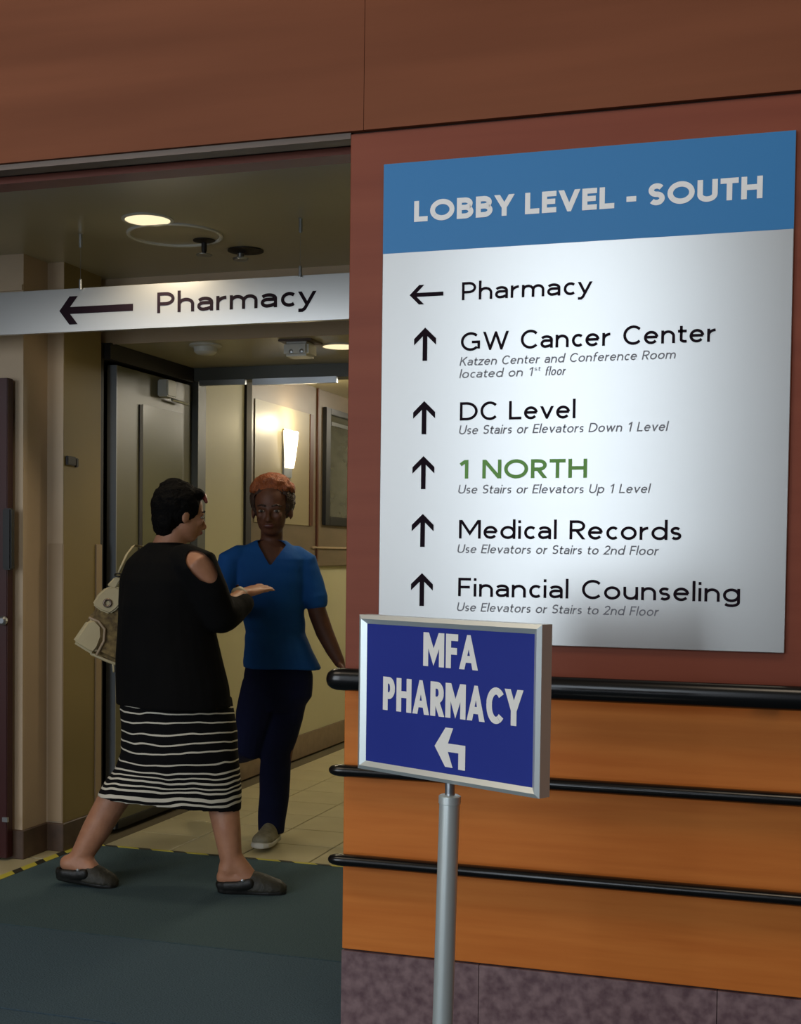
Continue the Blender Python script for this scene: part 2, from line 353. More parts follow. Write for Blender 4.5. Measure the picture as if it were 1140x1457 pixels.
# ---------------------------------------------------------------- wall lettering: own stroke alphabet
def arc(cx, cy, rx, ry, a0, a1, n=None):
    n = n or max(5, int(abs(a1 - a0) / 11))
    return [(cx + rx * math.cos(math.radians(a0 + (a1 - a0) * i / n)), cy + ry * math.sin(math.radians(a0 + (a1 - a0) * i / n))) for i in range(n + 1)]
XH = .68
def glyph(c, h, l):
    """width, strokes, clip; h half stroke in y, l half stroke in x, cap height 1"""
    T, Bm, X = 1 - h, h, XH - h
    up, lo = (0, 1), (0, XH)
    def bowl(W, y1, y0, xs=.5): 
        x1 = W * xs; return [(l, y1)] + arc(x1, (y1 + y0) / 2, W - l - x1, (y1 - y0) / 2, 90, -90) + [(l, y0)]
    if c == 'L': W = .52; return W, [[(l, 1), (l, Bm), (W, Bm)]], up
    if c == 'O': W = .92; return W, [arc(W / 2, .5, W / 2 - l, .5 - h + .01, 0, 360, 36)], (-.02, 1.02)
    if c == 'B': W = .62; return W, [[(l, 0), (l, 1)], bowl(W * .95, T, .53), bowl(W, .53, Bm)], up
    if c == 'Y': W = .68; return W, [[(l * .8 - .03, 1.05), (W / 2, .42)], [(W - l * .8 + .03, 1.05), (W / 2, .42)], [(W / 2, .5), (W / 2, 0)]], up
    if c == 'E': W = .52; return W, [[(l, 0), (l, 1)], [(l, T), (W, T)], [(l, .52), (W * .92, .52)], [(l, Bm), (W, Bm)]], up
    if c == 'F': W = .50; return W, [[(l, 0), (l, 1)], [(l, T), (W, T)], [(l, .50), (W * .92, .50)]], up
    if c == 'V': W = .74; return W, [[(l * .9 - .03, 1.08), (W / 2, h * .9), (W - l * .9 + .03, 1.08)]], up
    if c == 'W': W = 1.08; return W, [[(l * .9 - .02, 1.08), (W * .28, h), (W * .5, T), (W * .72, h), (W - l * .9 + .02, 1.08)]], up
    if c == 'M': W = .88; return W, [[(l, 0), (l, 1)], [(W - l, 0), (W - l, 1)], [(l, 1.03), (W / 2, .28), (W - l, 1.03)]], up
    if c == 'A': W = .72; return W, [[(l * .9 - .03, -.08), (W / 2, 1 - h * .9), (W - l * .9 + .03, -.08)], [(W * .2, .30), (W * .8, .30)]], up
    if c == 'N': W = .74; return W, [[(l, 0), (l, 1)], [(W - l, 0), (W - l, 1)], [(l, .98), (W - l, .02)]], up
    if c == '-': return .34, [[(.0, .37), (.34, .37)]], up
    if c == 'S':
        W = .56; return W, [arc(W / 2, (T + .5) / 2, W / 2 - l, (T - .5) / 2, 32, 270) + arc(W / 2, (.5 + Bm) / 2, W / 2 - l, (.5 - Bm) / 2, 90, -148)[1:]], up
    if c == 's':
        W = .40; m = XH / 2; return W, [arc(W / 2, (X + m) / 2, W / 2 - l, (X - m) / 2, 35, 270) + arc(W / 2, (m + Bm) / 2, W / 2 - l, (m - Bm) / 2, 90, -145)[1:]], lo
    if c == 'U': W = .68; return W, [[(l, 1)] + arc(W / 2, .34, W / 2 - l, .34 - h, 180, 360) + [(W - l, 1)]], up
    if c == 'T': W = .6; return W, [[(0, T), (W, T)], [(W / 2, 0), (W / 2, 1)]], up
    if c == 'H': W = .70; return W, [[(l, 0), (l, 1)], [(W - l, 0), (W - l, 1)], [(l, .52), (W - l, .52)]], up
    if c == 'P': W = .57; return W, [[(l, 0), (l, 1)], bowl(W, T, .44)], up
    if c == 'R': W = .60; return W, [[(l, 0), (l, 1)], bowl(W, T, .47), [(W * .45, .47), (W - l * .6, -.03)]], up
    if c == 'D': W = .76; return W, [[(l, 0), (l, 1)], bowl(W, T, Bm, .38)], up
    if c == 'C': W = .80; return W - .08, [arc(W / 2 + .01, .5, W / 2 - l, .5 - h + .01, 43, 317)], (-.02, 1.02)
    if c == 'G': W = .84; return W, [arc(W / 2, .5, W / 2 - l, .5 - h + .01, 45, 318), [(W - l - .02, .10), (W - l - .02, .47), (W * .56, .47)]], (-.02, 1.02)
    if c == 'K': W = .64; return W, [[(l, 0), (l, 1)], [(W - l * .4, 1.05), (l, .42)], [(W * .36, .60), (W - l * .3, -.05)]], up
    if c == '1': return .40, [[(.04, .74), (.28, .97), (.28, 0)]], up
    if c == '2': W = .54; return W, [arc(W / 2, .70, W / 2 - l, .30 - h, 165, -28) + [(l * 1.1, Bm), (W, Bm)]], up
    # lower case
    if c == 'l': return 2 * l, [[(l, 0), (l, 1.04)]], (0, 1.04)
    if c == 'i': return 2 * l, [[(l, 0), (l, XH)], [(l, .84), (l, .84 + 2.1 * h)]], up
    if c == 'o': W = .60; return W, [arc(W / 2, XH / 2, W / 2 - l, XH / 2 - h + .01, 0, 360, 30)], (-.02, 1)
    if c == 'c': W = .52; return W - .06, [arc(W / 2 + .02, XH / 2, W / 2 - l, XH / 2 - h + .01, 48, 312)], (-.02, 1)
    if c == 'e': W = .57; return W, [arc(W / 2, XH / 2, W / 2 - l, XH / 2 - h + .01, 4, 322), [(l, XH / 2 + .02), (W - l * .8, XH / 2 + .02)]], (-.02, 1)
    if c == 'd': W = .60; return W, [arc(W / 2, XH / 2, W / 2 - l, XH / 2 - h + .01, 0, 360, 30), [(W - l, 0), (W - l, 1.04)]], (-.02, 1.04)
    if c == 'p': W = .60; return W, [arc(W / 2, XH / 2, W / 2 - l, XH / 2 - h + .01, 0, 360, 30), [(l, -.3), (l, XH)]], (-.3, 1)
    if c == 'g': W = .60; return W, [arc(W / 2, XH / 2, W / 2 - l, XH / 2 - h + .01, 0, 360, 30), [(W - l, XH)] + arc(W / 2, -.02, W / 2 - l, .24 - h, 0, -150)], (-.32, 1)
    if c == 'n' or c == 'h':
        W = .54; top = XH if c == 'n' else 1.04
        return W, [[(l, 0), (l, top)], arc(W / 2, .36, W / 2 - l, X - .36, 180, 0) + [(W - l, 0)]], (0, 1.04)
    if c == 'u': W = .54; return W, [[(W - l, 0), (W - l, XH)], [(l, XH)] + arc(W / 2, .32, W / 2 - l, .32 - h, 180, 360)], lo
    if c == 'm':
        W = .88; return W, [[(l, 0), (l, XH)], arc((W / 2 + l) / 2, .38, (W / 2 - l) / 2, X - .38, 180, 0) + [(W / 2, 0)], arc((W * 1.5 - l) / 2, .38, (W / 2 - l) / 2, X - .38, 180, 0) + [(W - l, 0)]], lo
    if c == 'r': W = .33; return W, [[(l, 0), (l, XH)], arc(W * 1.0, .34, W - l, X - .34, 180, 92)], lo
    if c == 't': W = .34; return W, [[(.13, .88)] + arc(.13 + .16, .17, .16, .17 - h, 180, 290), [(0, X), (W, X)]], (0, .88)
    if c == 'f': W = .34; return W, [[(.13, 0)] + arc(.13 + .18, .83, .18, 1.03 - h - .83, 180, 80), [(0, X), (W * .95, X)]], (0, 1.04)
    if c == 'a':
        W = .51; m = .39; return W, [arc(W * .48, X - .17, W - l - W * .48, .17, 152, 0) + [(W - l, 0)], [(W - l, m)] + arc(W * .40, (m + Bm) / 2, W * .40 - l, (m - Bm) / 2, 90, 270) + [(W * .62, Bm + .02), (W - l, .17)]], lo
    if c == 'v': W = .54; return W, [[(l * .8 - .02, XH + .06), (W / 2, h * .9), (W - l * .8 + .02, XH + .06)]], lo
    if c == 'w': W = .84; return W, [[(l * .8 - .01, XH + .06), (W * .28, h), (W * .5, XH - h), (W * .72, h), (W - l * .8 + .01, XH + .06)]], lo
    if c == 'y': W = .54; return W, [[(l * .8 - .02, XH + .06), (W / 2 + .01, .04)], [(W - l * .8 + .02, XH + .06), (W * .36, -.12), (W * .22, -.28 + h), (0, -.28 + h)]], (-.28, XH)
    if c == 'z': W = .46; return W, [[(0, X), (W - l * .6, X), (l * .6, Bm), (W, Bm)]], lo
    return .3, [], up
def ribbon(pts, hw):
    """polygons of a stroke with mitred joints"""
    P = [Vector(p) for p in pts]; n = len(P); closed = (P[0] - P[-1]).length < 1e-4
    if closed: P = P[:-1]; n -= 1
    L = []
    for i in range(n):
        a = P[(i - 1) % n] if (closed or i > 0) else None; b = P[(i + 1) % n] if (closed or i < n - 1) else None
        d1 = (P[i] - a).normalized() if a is not None else None; d2 = (b - P[i]).normalized() if b is not None else None
        if d1 is None: d1 = d2
        if d2 is None: d2 = d1
        n1 = Vector((-d1.y, d1.x)); n2 = Vector((-d2.y, d2.x)); m = n1 + n2
        if m.length < .25: m = n1 * 1.0; k = 1
        else: m.normalize(); k = min(1 / max(m.dot(n1), .2), 3.2)
        L.append((P[i] + m * hw * k, P[i] - m * hw * k))
    out = []
    for i in range(n if closed else n - 1):
        j = (i + 1) % n; out.append([L[i][0], L[i][1], L[j][1], L[j][0]])
    return out
def clip(poly, lim, keep_above):
    out = []; n = len(poly)
    for i in range(n):
        a, b = poly[i], poly[(i + 1) % n]
        ia = (a[1] >= lim) if keep_above else (a[1] <= lim); ib = (b[1] >= lim) if keep_above else (b[1] <= lim)
        if ia: out.append(a)
        if ia != ib: t = (lim - a[1]) / (b[1] - a[1]); out.append(Vector((a[0] + (b[0] - a[0]) * t, lim)))
    return out
def text_polys(s, width, cap, weight, gap=.11, space=.50, shear=0, letters=False):
    """list of 2D polygons in metres, from x=0 to width, baseline 0"""
    h = weight / 2; xs = 1
    for _ in range(6):
        tot = 0
        for i, c in enumerate(s):
            if c == ' ': tot += space - gap; continue
            tot += glyph(c, h, h / xs)[0] + (gap if i < len(s) - 1 else 0)
        xs = width / cap / tot
    x = 0; out = []; words = [out]
    for c in s:
        if c == ' ': x += space - gap; out = []; words.append(out); continue
        W, st, (y0, y1) = glyph(c, h, h / xs)
        if letters: out = []; words.append(out)
        for stroke in st:
            for poly in ribbon([((x + p[0]) * xs, p[1]) for p in stroke], h):
                poly = clip(clip(poly, y0, True), y1, False) if len(poly) > 2 else poly
                if len(poly) > 2: out.append([Vector((p[0] + shear * p[1], p[1])) * cap for p in poly])
        x += W + gap
    return words
def put_words(name, words, *a, **k):
    for wd in words:
        if wd: put_polys(name, wd, *a, **k)
def put_polys(name, polys, m, parent, origin, ux, uz, nrm, thick=.0008):
    """flat lettering a hair proud of its board"""
    mb = MB(); ux = Vector(ux); uz = Vector(uz); o = Vector(origin); nrm = Vector(nrm)
    for i, p in enumerate(polys):
        ar_ = sum(p[k][0] * p[(k + 1) % len(p)][1] - p[(k + 1) % len(p)][0] * p[k][1] for k in range(len(p)))
        if abs(ar_) < 1e-9: continue
        if (ar_ > 0) != (ux.cross(uz).dot(nrm) > 0): p = p[::-1]
        f = [o + ux * q[0] + uz * q[1] + nrm * (thick + (i % 11) * .00004) for q in p]
        mb.add(f, [tuple(range(len(f)))])
    me = bpy.data.meshes.new(name); me.from_pydata(mb.v, [], mb.f); me.update(); me.materials.append(m)
    ob = bpy.data.objects.new(name, me); COL.objects.link(ob); ob.parent = parent
    return ob

# ---------------------------------------------------------------- directory sign
SX0, SX1, SZ0, SZ1 = -1.101, -.062, 1.100, 2.358
YS = -.012
sg = thing('directory_sign', 'large silver directory board headed LOBBY LEVEL - SOUTH on the brown wall', 'sign', (-.58, -.006, 1.1))
B(SX0, SX1, YS, -.002, SZ0, SZ1).build('board', M['brushed'], sg, bevel=.0015, seg=1)
B(SX0 + .001, SX1 - .001, YS - .0006, YS, 2.123, SZ1 - .001).build('blue_header', M['blue'], sg)
FRONT = dict(ux=(1, 0, 0), uz=(0, 0, 1), nrm=(0, -1, 0))
def line(s, x0, x1, z, cap, wt, m, shear=0, gap=.11, space=.50, y=YS):
    big = cap > .04
    put_words('letter' if big else 'lettering', text_polys(s, x1 - x0, cap, wt, gap, space, shear, big), m, sg, (x0, y, z), **FRONT)
line('LOBBY LEVEL - SOUTH', -1.015, -.137, 2.201, .0540, .245, M['white'], gap=.09, space=.42, y=YS - .0006)
line('Pharmacy', -.883, -.545, 1.991, .0465, .145, M['ink'])
line('GW Cancer Center', -.884, -.240, 1.860, .0475, .145, M['ink'])
line('Katzen Center and Conference Room', -.887, -.337, 1.822, .0225, .135, M['greyink'], .2)
line('located on 1', -.887, -.694, 1.790, .0225, .135, M['greyink'], .2)
line('st', -.690, -.674, 1.803, .011, .135, M['greyink'], .2)
line('floor', -.662, -.611, 1.790, .0225, .135, M['greyink'], .2)
line('DC Level', -.884, -.582, 1.680, .0475, .145, M['ink'])
line('Use Stairs or Elevators Down 1 Level', -.887, -.353, 1.644, .0235, .135, M['greyink'], .2)
line('1 NORTH', -.883, -.550, 1.529, .0485, .19, M['green'])
line('Use Stairs or Elevators Up 1 Level', -.887, -.394, 1.490, .0230, .135, M['greyink'], .2)
line('Medical Records', -.882, -.313, 1.373, .0485, .145, M['ink'])
line('Use Elevators or Stairs to 2nd Floor', -.887, -.370, 1.335, .0230, .135, M['greyink'], .2)
line('Financial Counseling', -.882, -.169, 1.222, .0485, .145, M['ink'])
line('Use Elevators or Stairs to 2nd Floor', -.886, -.367, 1.183, .0230, .135, M['greyink'], .2)
def arrow_polys(L, half, w, head):
    """arrow pointing along +x from 0 to L: shaft and chevron with ends cut square to the shaft"""
    t = w * .75
    sh = [(0, -w / 2), (L - w * .9, -w / 2), (L - w * .9, w / 2), (0, w / 2)]
    k = w * 1.35
    up_ = [(L, 0), (L - head, half), (L - head - k, half), (L - k, 0)]
    dn = [(L, 0), (L - k, 0), (L - head - k, -half), (L - head, -half)]
    return [[Vector(p) for p in q] for q in (sh, up_, dn)]
def turn(polys, how):
    f = {'up': lambda p: Vector((-p[1], p[0])), 'left': lambda p: Vector((-p[0], p[1]))}[how]
    return [[f(p) for p in q] for q in polys]
put_polys('arrow', turn(arrow_polys(.092, .0255, .0105, .026), 'left'), M['ink'], sg, (-.933, YS, 2.011), **FRONT)
for z0 in (1.838, 1.646, 1.502, 1.350, 1.194):
    put_polys('arrow', turn(arrow_polys(.087, .0300, .0125, .0290), 'up'), M['ink'], sg, (-.981, YS, z0), **FRONT)
fix(sg)

# ---------------------------------------------------------------- rails on the front wall
def handrail(z, rz, ry, y, label, name, cat):
    pts = [(-1.190, y, z)] + [(xx, y, z) for xx in (-1.17, -.5, .5, 2.45)]
    t = thing(name, label, cat, (-1.19, y, z))
    mb = MB(); R = []; n = 24
    prof = [(-1.226, .35), (-1.222, .62), (-1.212, .86), (-1.198, .98), (-1.18, 1)] + [(2.46, 1)]
    for xx, s in prof:
        R.append([(xx, y + ry * s * math.cos(2 * PI * i / n), z + rz * s * math.sin(2 * PI * i / n)) for i in range(n)])
    mb.rings(R); mb.build('rail', M['rail'], t, autosmooth=True)
    for bx in (-1.10, -.1, .9, 1.9): MB().box(bx - .03, bx + .03, y + ry * .5, 0, z - rz * .55, z + rz * .55).build('bracket', M['black'], t)
    fix(t)
handrail(.996, .030, .024, -.062, 'thick glossy black handrail across the wall below the directory board', 'handrail', 'handrail')
handrail(.748, .0165, .020, -.036, 'thin black bumper rail, the upper of the two below the handrail', 'bumper_rail', 'rail')
handrail(.506, .0165, .020, -.036, 'thin black bumper rail, the lower of the two, above the stone base', 'bumper_rail', 'rail')

# ---------------------------------------------------------------- pole sign
ur = Vector((.896, -.444, 0)).normalized(); o0 = Vector((-.6128, -1.1236, 0)) + ur * .0065; nn = Vector((-ur.y * -1, -ur.x, 0)); nn = Vector((ur.y, -ur.x, 0)).normalized()
ps = thing('pole_sign', 'indigo MFA PHARMACY sign in a silver frame on a round pole', 'sign', (o0.x, o0.y, 0))
def L3(a, z, d=0): p = o0 + ur * a + nn * d; return Vector((p.x, p.y, z))   # a along, d towards the viewer
TH = .030
def plate(a0, a1, z0, z1, d0, d1): 
    mb = MB(); mb.prism([L3(a0, z0, d0), L3(a1, z0, d0), L3(a1, z1, d0), L3(a0, z1, d0)], nn * (d1 - d0)); return mb
A0, A1, Z0, Z1 = -.231, .200, .9235, 1.2155
plate(A0 + .004, A1 - .004, Z0 + .004, Z1 - .004, -TH, -.006).build('back_box', M['steel'], ps)
plate(A0 + .018, A1 - .013, Z0 + .015, Z1 - .014, -.006, -.004).build('insert', M['navyface'], ps)
fr = .0165
def bar(c0, c1, c2, c3):
    # mitred frame side with a sloped face: outer edge c0-c1, inner c3-c2
    mb = MB(); out_b = [L3(*c, -TH) for c in (c0, c1, c2, c3)]
    f0, f1 = L3(*c0, -.002), L3(*c1, -.002); g0, g1 = L3(*c3, -.0035), L3(*c2, -.0035)
    m0 = (L3(*c0, .003) * .55 + L3(*c3, .003) * .45); m1 = (L3(*c1, .003) * .55 + L3(*c2, .003) * .45)
    vs = [out_b[0], out_b[1], out_b[2], out_b[3], f0, f1, m0, m1, g0, g1]
    mb.add(vs, [(0, 1, 2, 3), (0, 4, 5, 1), (4, 6, 7, 5), (6, 8, 9, 7), (8, 3, 2, 9), (0, 3, 8, 6, 4), (1, 5, 7, 9, 2)])
    return mb
i0, i1, j0, j1 = A0 + fr + .003, A1 - fr, Z0 + fr, Z1 - fr
alu = mat('frame_aluminium', srgb(228, 236, 234), None, rough=.36, metal=.6)
for q in (((A0, Z0), (A1, Z0), (i1, j0), (i0, j0)), ((A1, Z0), (A1, Z1), (i1, j1), (i1, j0)), ((A1, Z1), (A0, Z1), (i0, j1), (i1, j1)), ((A0, Z1), (A0, Z0), (i0, j0), (i0, j1))):
    bar(*q).build('frame_side', alu, ps)
SF = dict(ux=tuple(ur), uz=(0, 0, 1), nrm=tuple(nn))
def stext(s, a0, a1, z, cap, wt): put_words('letter', text_polys(s, a1 - a0, cap, wt, .07, .3, 0, True), M['cream'], ps, L3(a0, z, -.004), **SF)
stext('MFA', -.068, .060, 1.129, .061, .200)
stext('PHARMACY', -.168, .160, 1.0405, .062, .20)
ar = [[(-.0375, .9870), (-.0090, .9870), (.0060, .9520), (-.0120, .9520)], [(-.0375, .9870), (-.0120, 1.0225), (.0060, 1.0225), (-.0090, .9870)],
      [(-.0120, .9945), (.0350, .9945), (.0350, .9795), (-.0120, .9795)], [(.0190, .9900), (.0350, .9900), (.0350, .9505), (.0190, .9505)]]
put_polys('arrow', [[Vector(p) for p in q] for q in ar], M['cream'], ps, L3(0, 0, -.004), **SF)
pc = o0 - nn * .018 - ur * .0125
MB().lathe((pc.x, pc.y, 0), [(.009, .895), (.009, .924)], n=16).build('neck', M['steel'], ps, autosmooth=True)
pb = pc - ur * .021; lean = Vector((pc.x, pc.y, .9)) - Vector((pb.x, pb.y, 0))
MB().lathe((pb.x, pb.y, 0), [(.0185, .02), (.0185, .884), (.0200, .885), (.0200, .898), (.017, .9)], tuple(lean), n=40).build('pole', alu, ps, autosmooth=True)
MB().lathe((pb.x, pb.y, 0), [(.18, 0), (.18, .008), (.17, .014), (.04, .022), (.022, .03)], n=40).build('base', alu, ps, autosmooth=True)
fix(ps)

# ---------------------------------------------------------------- hanging sign
hs = thing('hanging_sign', 'long silver hanging sign reading Pharmacy with an arrow, under the alcove ceiling', 'sign', (-2.4, 1.33, 2.2))
HZ0, HZ1 = 2.202, 2.374
B(-3.7, -1.35, 1.33, 1.352, HZ0, HZ1).build('board', M['brushed'], hs, bevel=.001, seg=1)
put_words('letter', text_polys('Pharmacy', .662, .080, .165, .10, letters=True), M['ink'], hs, (-2.455, 1.33, 2.259), **FRONT)
put_polys('arrow', turn(arrow_polys(.330, .056, .028, .046), 'left'), M['ink'], hs, (-2.560, 1.33, 2.287), **FRONT)
for hx, zt in ((-2.79, 2.535), (-1.855, 2.535)):
    w_ = MB().tube([(hx, 1.322, 2.36), (hx, 1.322, CZ)], .0008, 6, round_ends=False).build('cable', M['steel'], hs)
    MB().lathe((hx, 1.322, 2.366), [(.0065, 0), (.0065, .038), (.004, .042)], n=12).build('ferrule', M['steel'], w_)
    MB().lathe((hx, 1.322, 2.530), [(.005, 0), (.0075, .006), (.0075, .052), (.011, .0549)], n=12).build('ferrule', M['steel'], w_)
fix(hs)

# ---------------------------------------------------------------- ceiling fittings
def downlight(x, y, z, r, label, lit=True):
    t = thing('downlight', label, 'light', (x, y, z))
    MB().lathe((x, y, z), [(r * 1.12, 0), (r * 1.12, -.004), (r * .98, -.006), (r * .96, -.001)], n=40).build('trim_ring', M['plastic'], t, autosmooth=True)
    MB().lathe((x, y, z), [(r * .95, -.0015), (r * .95, -.005), (r * .5, -.008), (.01, -.009)], n=40).build('lens', M['lens'], t, autosmooth=True)
    fix(t); lamp('lamp', (x, y, z - .04), 20, (1, .82, .56), .09, spot=2.7)
downlight(-2.42, 1.18, CZ, .088, 'round lit downlight in the ceiling above the hanging Pharmacy sign')
downlight(-2.10, 2.47, 2.29, .085, 'lit downlight partly seen beside the emergency light near the pier')
t = thing('access_ring', 'thin white ring set in the ceiling beside the lit downlight', 'ceiling ring', (-2.43, 1.43, CZ))
MB().lathe((-2.43, 1.43, CZ), [(.19, 0), (.19, -.006), (.184, -.009), (.176, -.006), (.176, 0)], n=48, cap=False).build('ring', M['plastic'], t, autosmooth=True); fix(t)
t = thing('sprinkler', 'dark fire sprinkler hanging with a drop stem behind the downlight', 'sprinkler', (-2.36, 1.55, CZ))
MB().lathe((-2.36, 1.55, CZ), [(.045, 0), (.045, -.004), (.02, -.01)], n=24).build('escutcheon', M['dark'], t, autosmooth=True)
MB().lathe((-2.36, 1.55, CZ), [(.011, -.01), (.011, -.04), (.007, -.055)], n=12).build('stem', M['dark'], t, autosmooth=True)
MB().lathe((-2.36, 1.55, CZ), [(.004, -.055), (.032, -.058), (.032, -.061), (.004, -.062)], n=16).build('deflector', M['steel'], t, autosmooth=True); fix(t)
t = thing('sprinkler', 'chrome fire sprinkler with a wide dark rosette, nearest the Pharmacy wording', 'sprinkler', (-2.27, 1.76, CZ))
MB().lathe((-2.27, 1.76, CZ), [(.075, 0), (.075, -.005), (.03, -.014)], n=32).build('escutcheon', M['dark'], t, autosmooth=True)
MB().lathe((-2.29, 1.755, CZ), [(.014, -.012), (.014, -.03), (.034, -.034), (.03, -.042), (.01, -.044)], n=20).build('deflector', M['steel'], t, autosmooth=True); fix(t)
t = thing('smoke_detector', 'round white smoke detector on the lower ceiling before the doors', 'smoke detector', (-2.70, 2.29, 2.29))
MB().lathe((-2.70, 2.29, 2.29), [(.075, 0), (.075, -.008), (.055, -.012), (.052, -.034), (.04, -.044), (.01, -.046)], n=32).build('housing', M['plastic'], t, autosmooth=True); fix(t)
t = thing('emergency_light', 'boxy white emergency light on a brown ceiling plate', 'light', (-2.24, 2.30, 2.29))
B(-2.31, -2.15, 2.22, 2.37, 2.28, 2.29).build('mounting_plate', M['base'], t, bevel=.002)
B(-2.29, -2.17, 2.23, 2.35, 2.215, 2.28).build('housing', M['plastic'], t, bevel=.012, seg=3)
MB().lathe((-2.25, 2.235, 2.235), [(.010, 0), (.010, .006), (.006, .008)], (0, -1, 0), 16).build('lamp_head', M['steel'], t, autosmooth=True)
MB().lathe((-2.20, 2.235, 2.235), [(.010, 0), (.010, .006), (.006, .008)], (0, -1, 0), 16).build('lamp_head', M['steel'], t, autosmooth=True); fix(t)
# sconce on the corridor wall
t = thing('wall_sconce', 'glowing tapered glass sconce on the glossy corridor panel', 'light', (-3.136, 4.5, 2.0))
B(-3.136, -3.125, 4.33, 4.47, 1.80, 2.10).build('back_plate', M['steel'], t, bevel=.003)
mb = MB(); R = []
for z, r, w_ in ((1.86, .035, .046), (1.93, .045, .063), (2.02, .055, .078), (2.085, .06, .085)):
    R.append([(-3.125 + r * math.sin(PI * i / 10), 4.40 + w_ * math.cos(PI * i / 10), z) for i in range(11)])
mb.rings(R).build('glass_shade', M['sconce'], t, smooth=False)
fix(t)
lamp('lamp', (-3.0, 4.40, 2.14), 4.5, (1, .84, .52), .05)
lamp('lamp', (-2.1, 6.2, 2.35), 38, (1, .92, .76), .12)  # added fill lamp, out of view, brightens the far corridor
lamp('lamp', (-1.7, 4.6, 2.35), 17, (1, .92, .76), .12)  # second unseen fill, added for the nearer corridor, not part of the sconce
# call plate on the olive wall
t = thing('access_reader', 'small pair of black access readers on the olive wall', 'access reader', (-3.12, 1.83, 1.73))
B(-3.1285, -3.115, 1.775, 1.845, 1.705, 1.745).build('reader', M['dark'], t, bevel=.003)
B(-3.1285, -3.118, 1.85, 1.872, 1.70, 1.74).build('reader', M['dark'], t, bevel=.003); fix(t)

# ---------------------------------------------------------------- people
def figure_frame(origin, ang):
    """local frame of a figure: a to the viewer's right, d away from the viewer"""
    er = Vector((math.cos(ang), math.sin(ang), 0)); ed = Vector((-math.sin(ang), math.cos(ang), 0))
    O = Vector(origin)
    def at(u, v, d=0.0):
        ray = _F + R2 * ((u - CX) / FPX) - U2 * ((v - CY) / FPX)
        t = ((O - CAM).dot(ed) + d) / ray.dot(ed)
        return CAM + ray * t
    return er, ed, at
UP = Vector((0, 0, 1))
def solid(name, mb, voxel, m, parent, smooth=8, factor=.5, cut=None, disp=None):
    """overlapping closed volumes fused into one continuous surface"""
    me = mb.mesh(name); o = bpy.data.objects.new(name, me); COL.objects.link(o)
    r = o.modifiers.new('r', 'REMESH'); r.mode = 'VOXEL'; r.voxel_size = voxel; r.use_smooth_shade = True
    if smooth:
        sm = o.modifiers.new('s', 'SMOOTH'); sm.iterations = smooth; sm.factor = factor
    dg = bpy.context.evaluated_depsgraph_get(); dg.update()
    nm = bpy.data.meshes.new_from_object(o.evaluated_get(dg)); o.modifiers.clear(); o.data = nm; nm.name = name
    bpy.data.meshes.remove(me)
    if disp:
        nrm = [v.normal.copy() for v in nm.vertices]
        for v, n_ in zip(nm.vertices, nrm): v.co += n_ * disp(v.co)
    if cut:
        bm = bmesh.new(); bm.from_mesh(nm)
        bmesh.ops.delete(bm, geom=[f for f in bm.faces if cut(f.calc_center_median())], context='FACES')
        for _ in range(6):
            new = {}
            for v in bm.verts:
                nb = [e.other_vert(v) for e in v.link_edges if e.is_boundary]
                if len(nb) == 2: new[v] = v.co * .4 + (nb[0].co + nb[1].co) * .3
            for v, c_ in new.items(): v.co = c_
        bm.to_mesh(nm); bm.free()
    for p in nm.polygons: p.use_smooth = True
    nm.materials.clear(); nm.materials.append(m)
    o.parent = parent
    return o
def ringset(mb, rows, n=28):
    """rows: centre, half-axis vector, half-axis vector"""
    R = []
    for c, p, q in rows:
        R.append([c + p * math.cos(2 * PI * i / n) + q * math.sin(2 * PI * i / n) for i in range(n)])
    mb.rings(R)
def limb(mb, pts, rr, **k): mb.tube(pts, rr, n=18, **k)
def hand(mb, wrist, fwd, side, scale=1.0, curl=.25, thumb=1, spread=1.0):
    """palm, four unequal fingers and a thumb; fwd along the fingers, side towards the thumb"""
    fwd = Vector(fwd).normalized(); side = Vector(side); side = (side - fwd * side.dot(fwd)).normalized(); palm = fwd.cross(side) * thumb
    S = scale
    ringset(mb, [(wrist + fwd * (t * S), side * (a * S), palm * (b * S)) for t, a, b in ((-.02, .024, .019), (.01, .027, .018), (.04, .038, .016), (.08, .041, .014), (.092, .036, .011))], 16)
    for i, (L, off) in enumerate(((.070, .029), (.078, .010), (.073, -.010), (.058, -.028))):
        p0 = wrist + fwd * (.070 * S) + side * (off * S); P = [p0]; d = (fwd + side * ((off * 2.2) * spread)).normalized()
        ang = 0; p = p0
        for q in (.50, .30, .24):
            ang += curl * (1.1 if q < .5 else .6)
            dd = d * math.cos(ang) + palm * math.sin(ang); p = p + dd * (L * q * S + (.02 * S if q == .5 else 0)); P.append(p)
        mb.tube(P, [.0092 * S, .0088 * S, .0080 * S, .0068 * S], n=10)
    t0 = wrist + fwd * (.022 * S) + side * (.026 * S)
    t1 = t0 + (fwd * .55 + side * .75 + palm * .25).normalized() * (.042 * S); t2 = t1 + (fwd * .9 + side * .35 + palm * .3).normalized() * (.034 * S); t3 = t2 + (fwd + palm * .3).normalized() * (.024 * S)
    mb.tube([t0, t1, t2, t3], [.014 * S, .0115 * S, .0098 * S, .0078 * S], n=10)
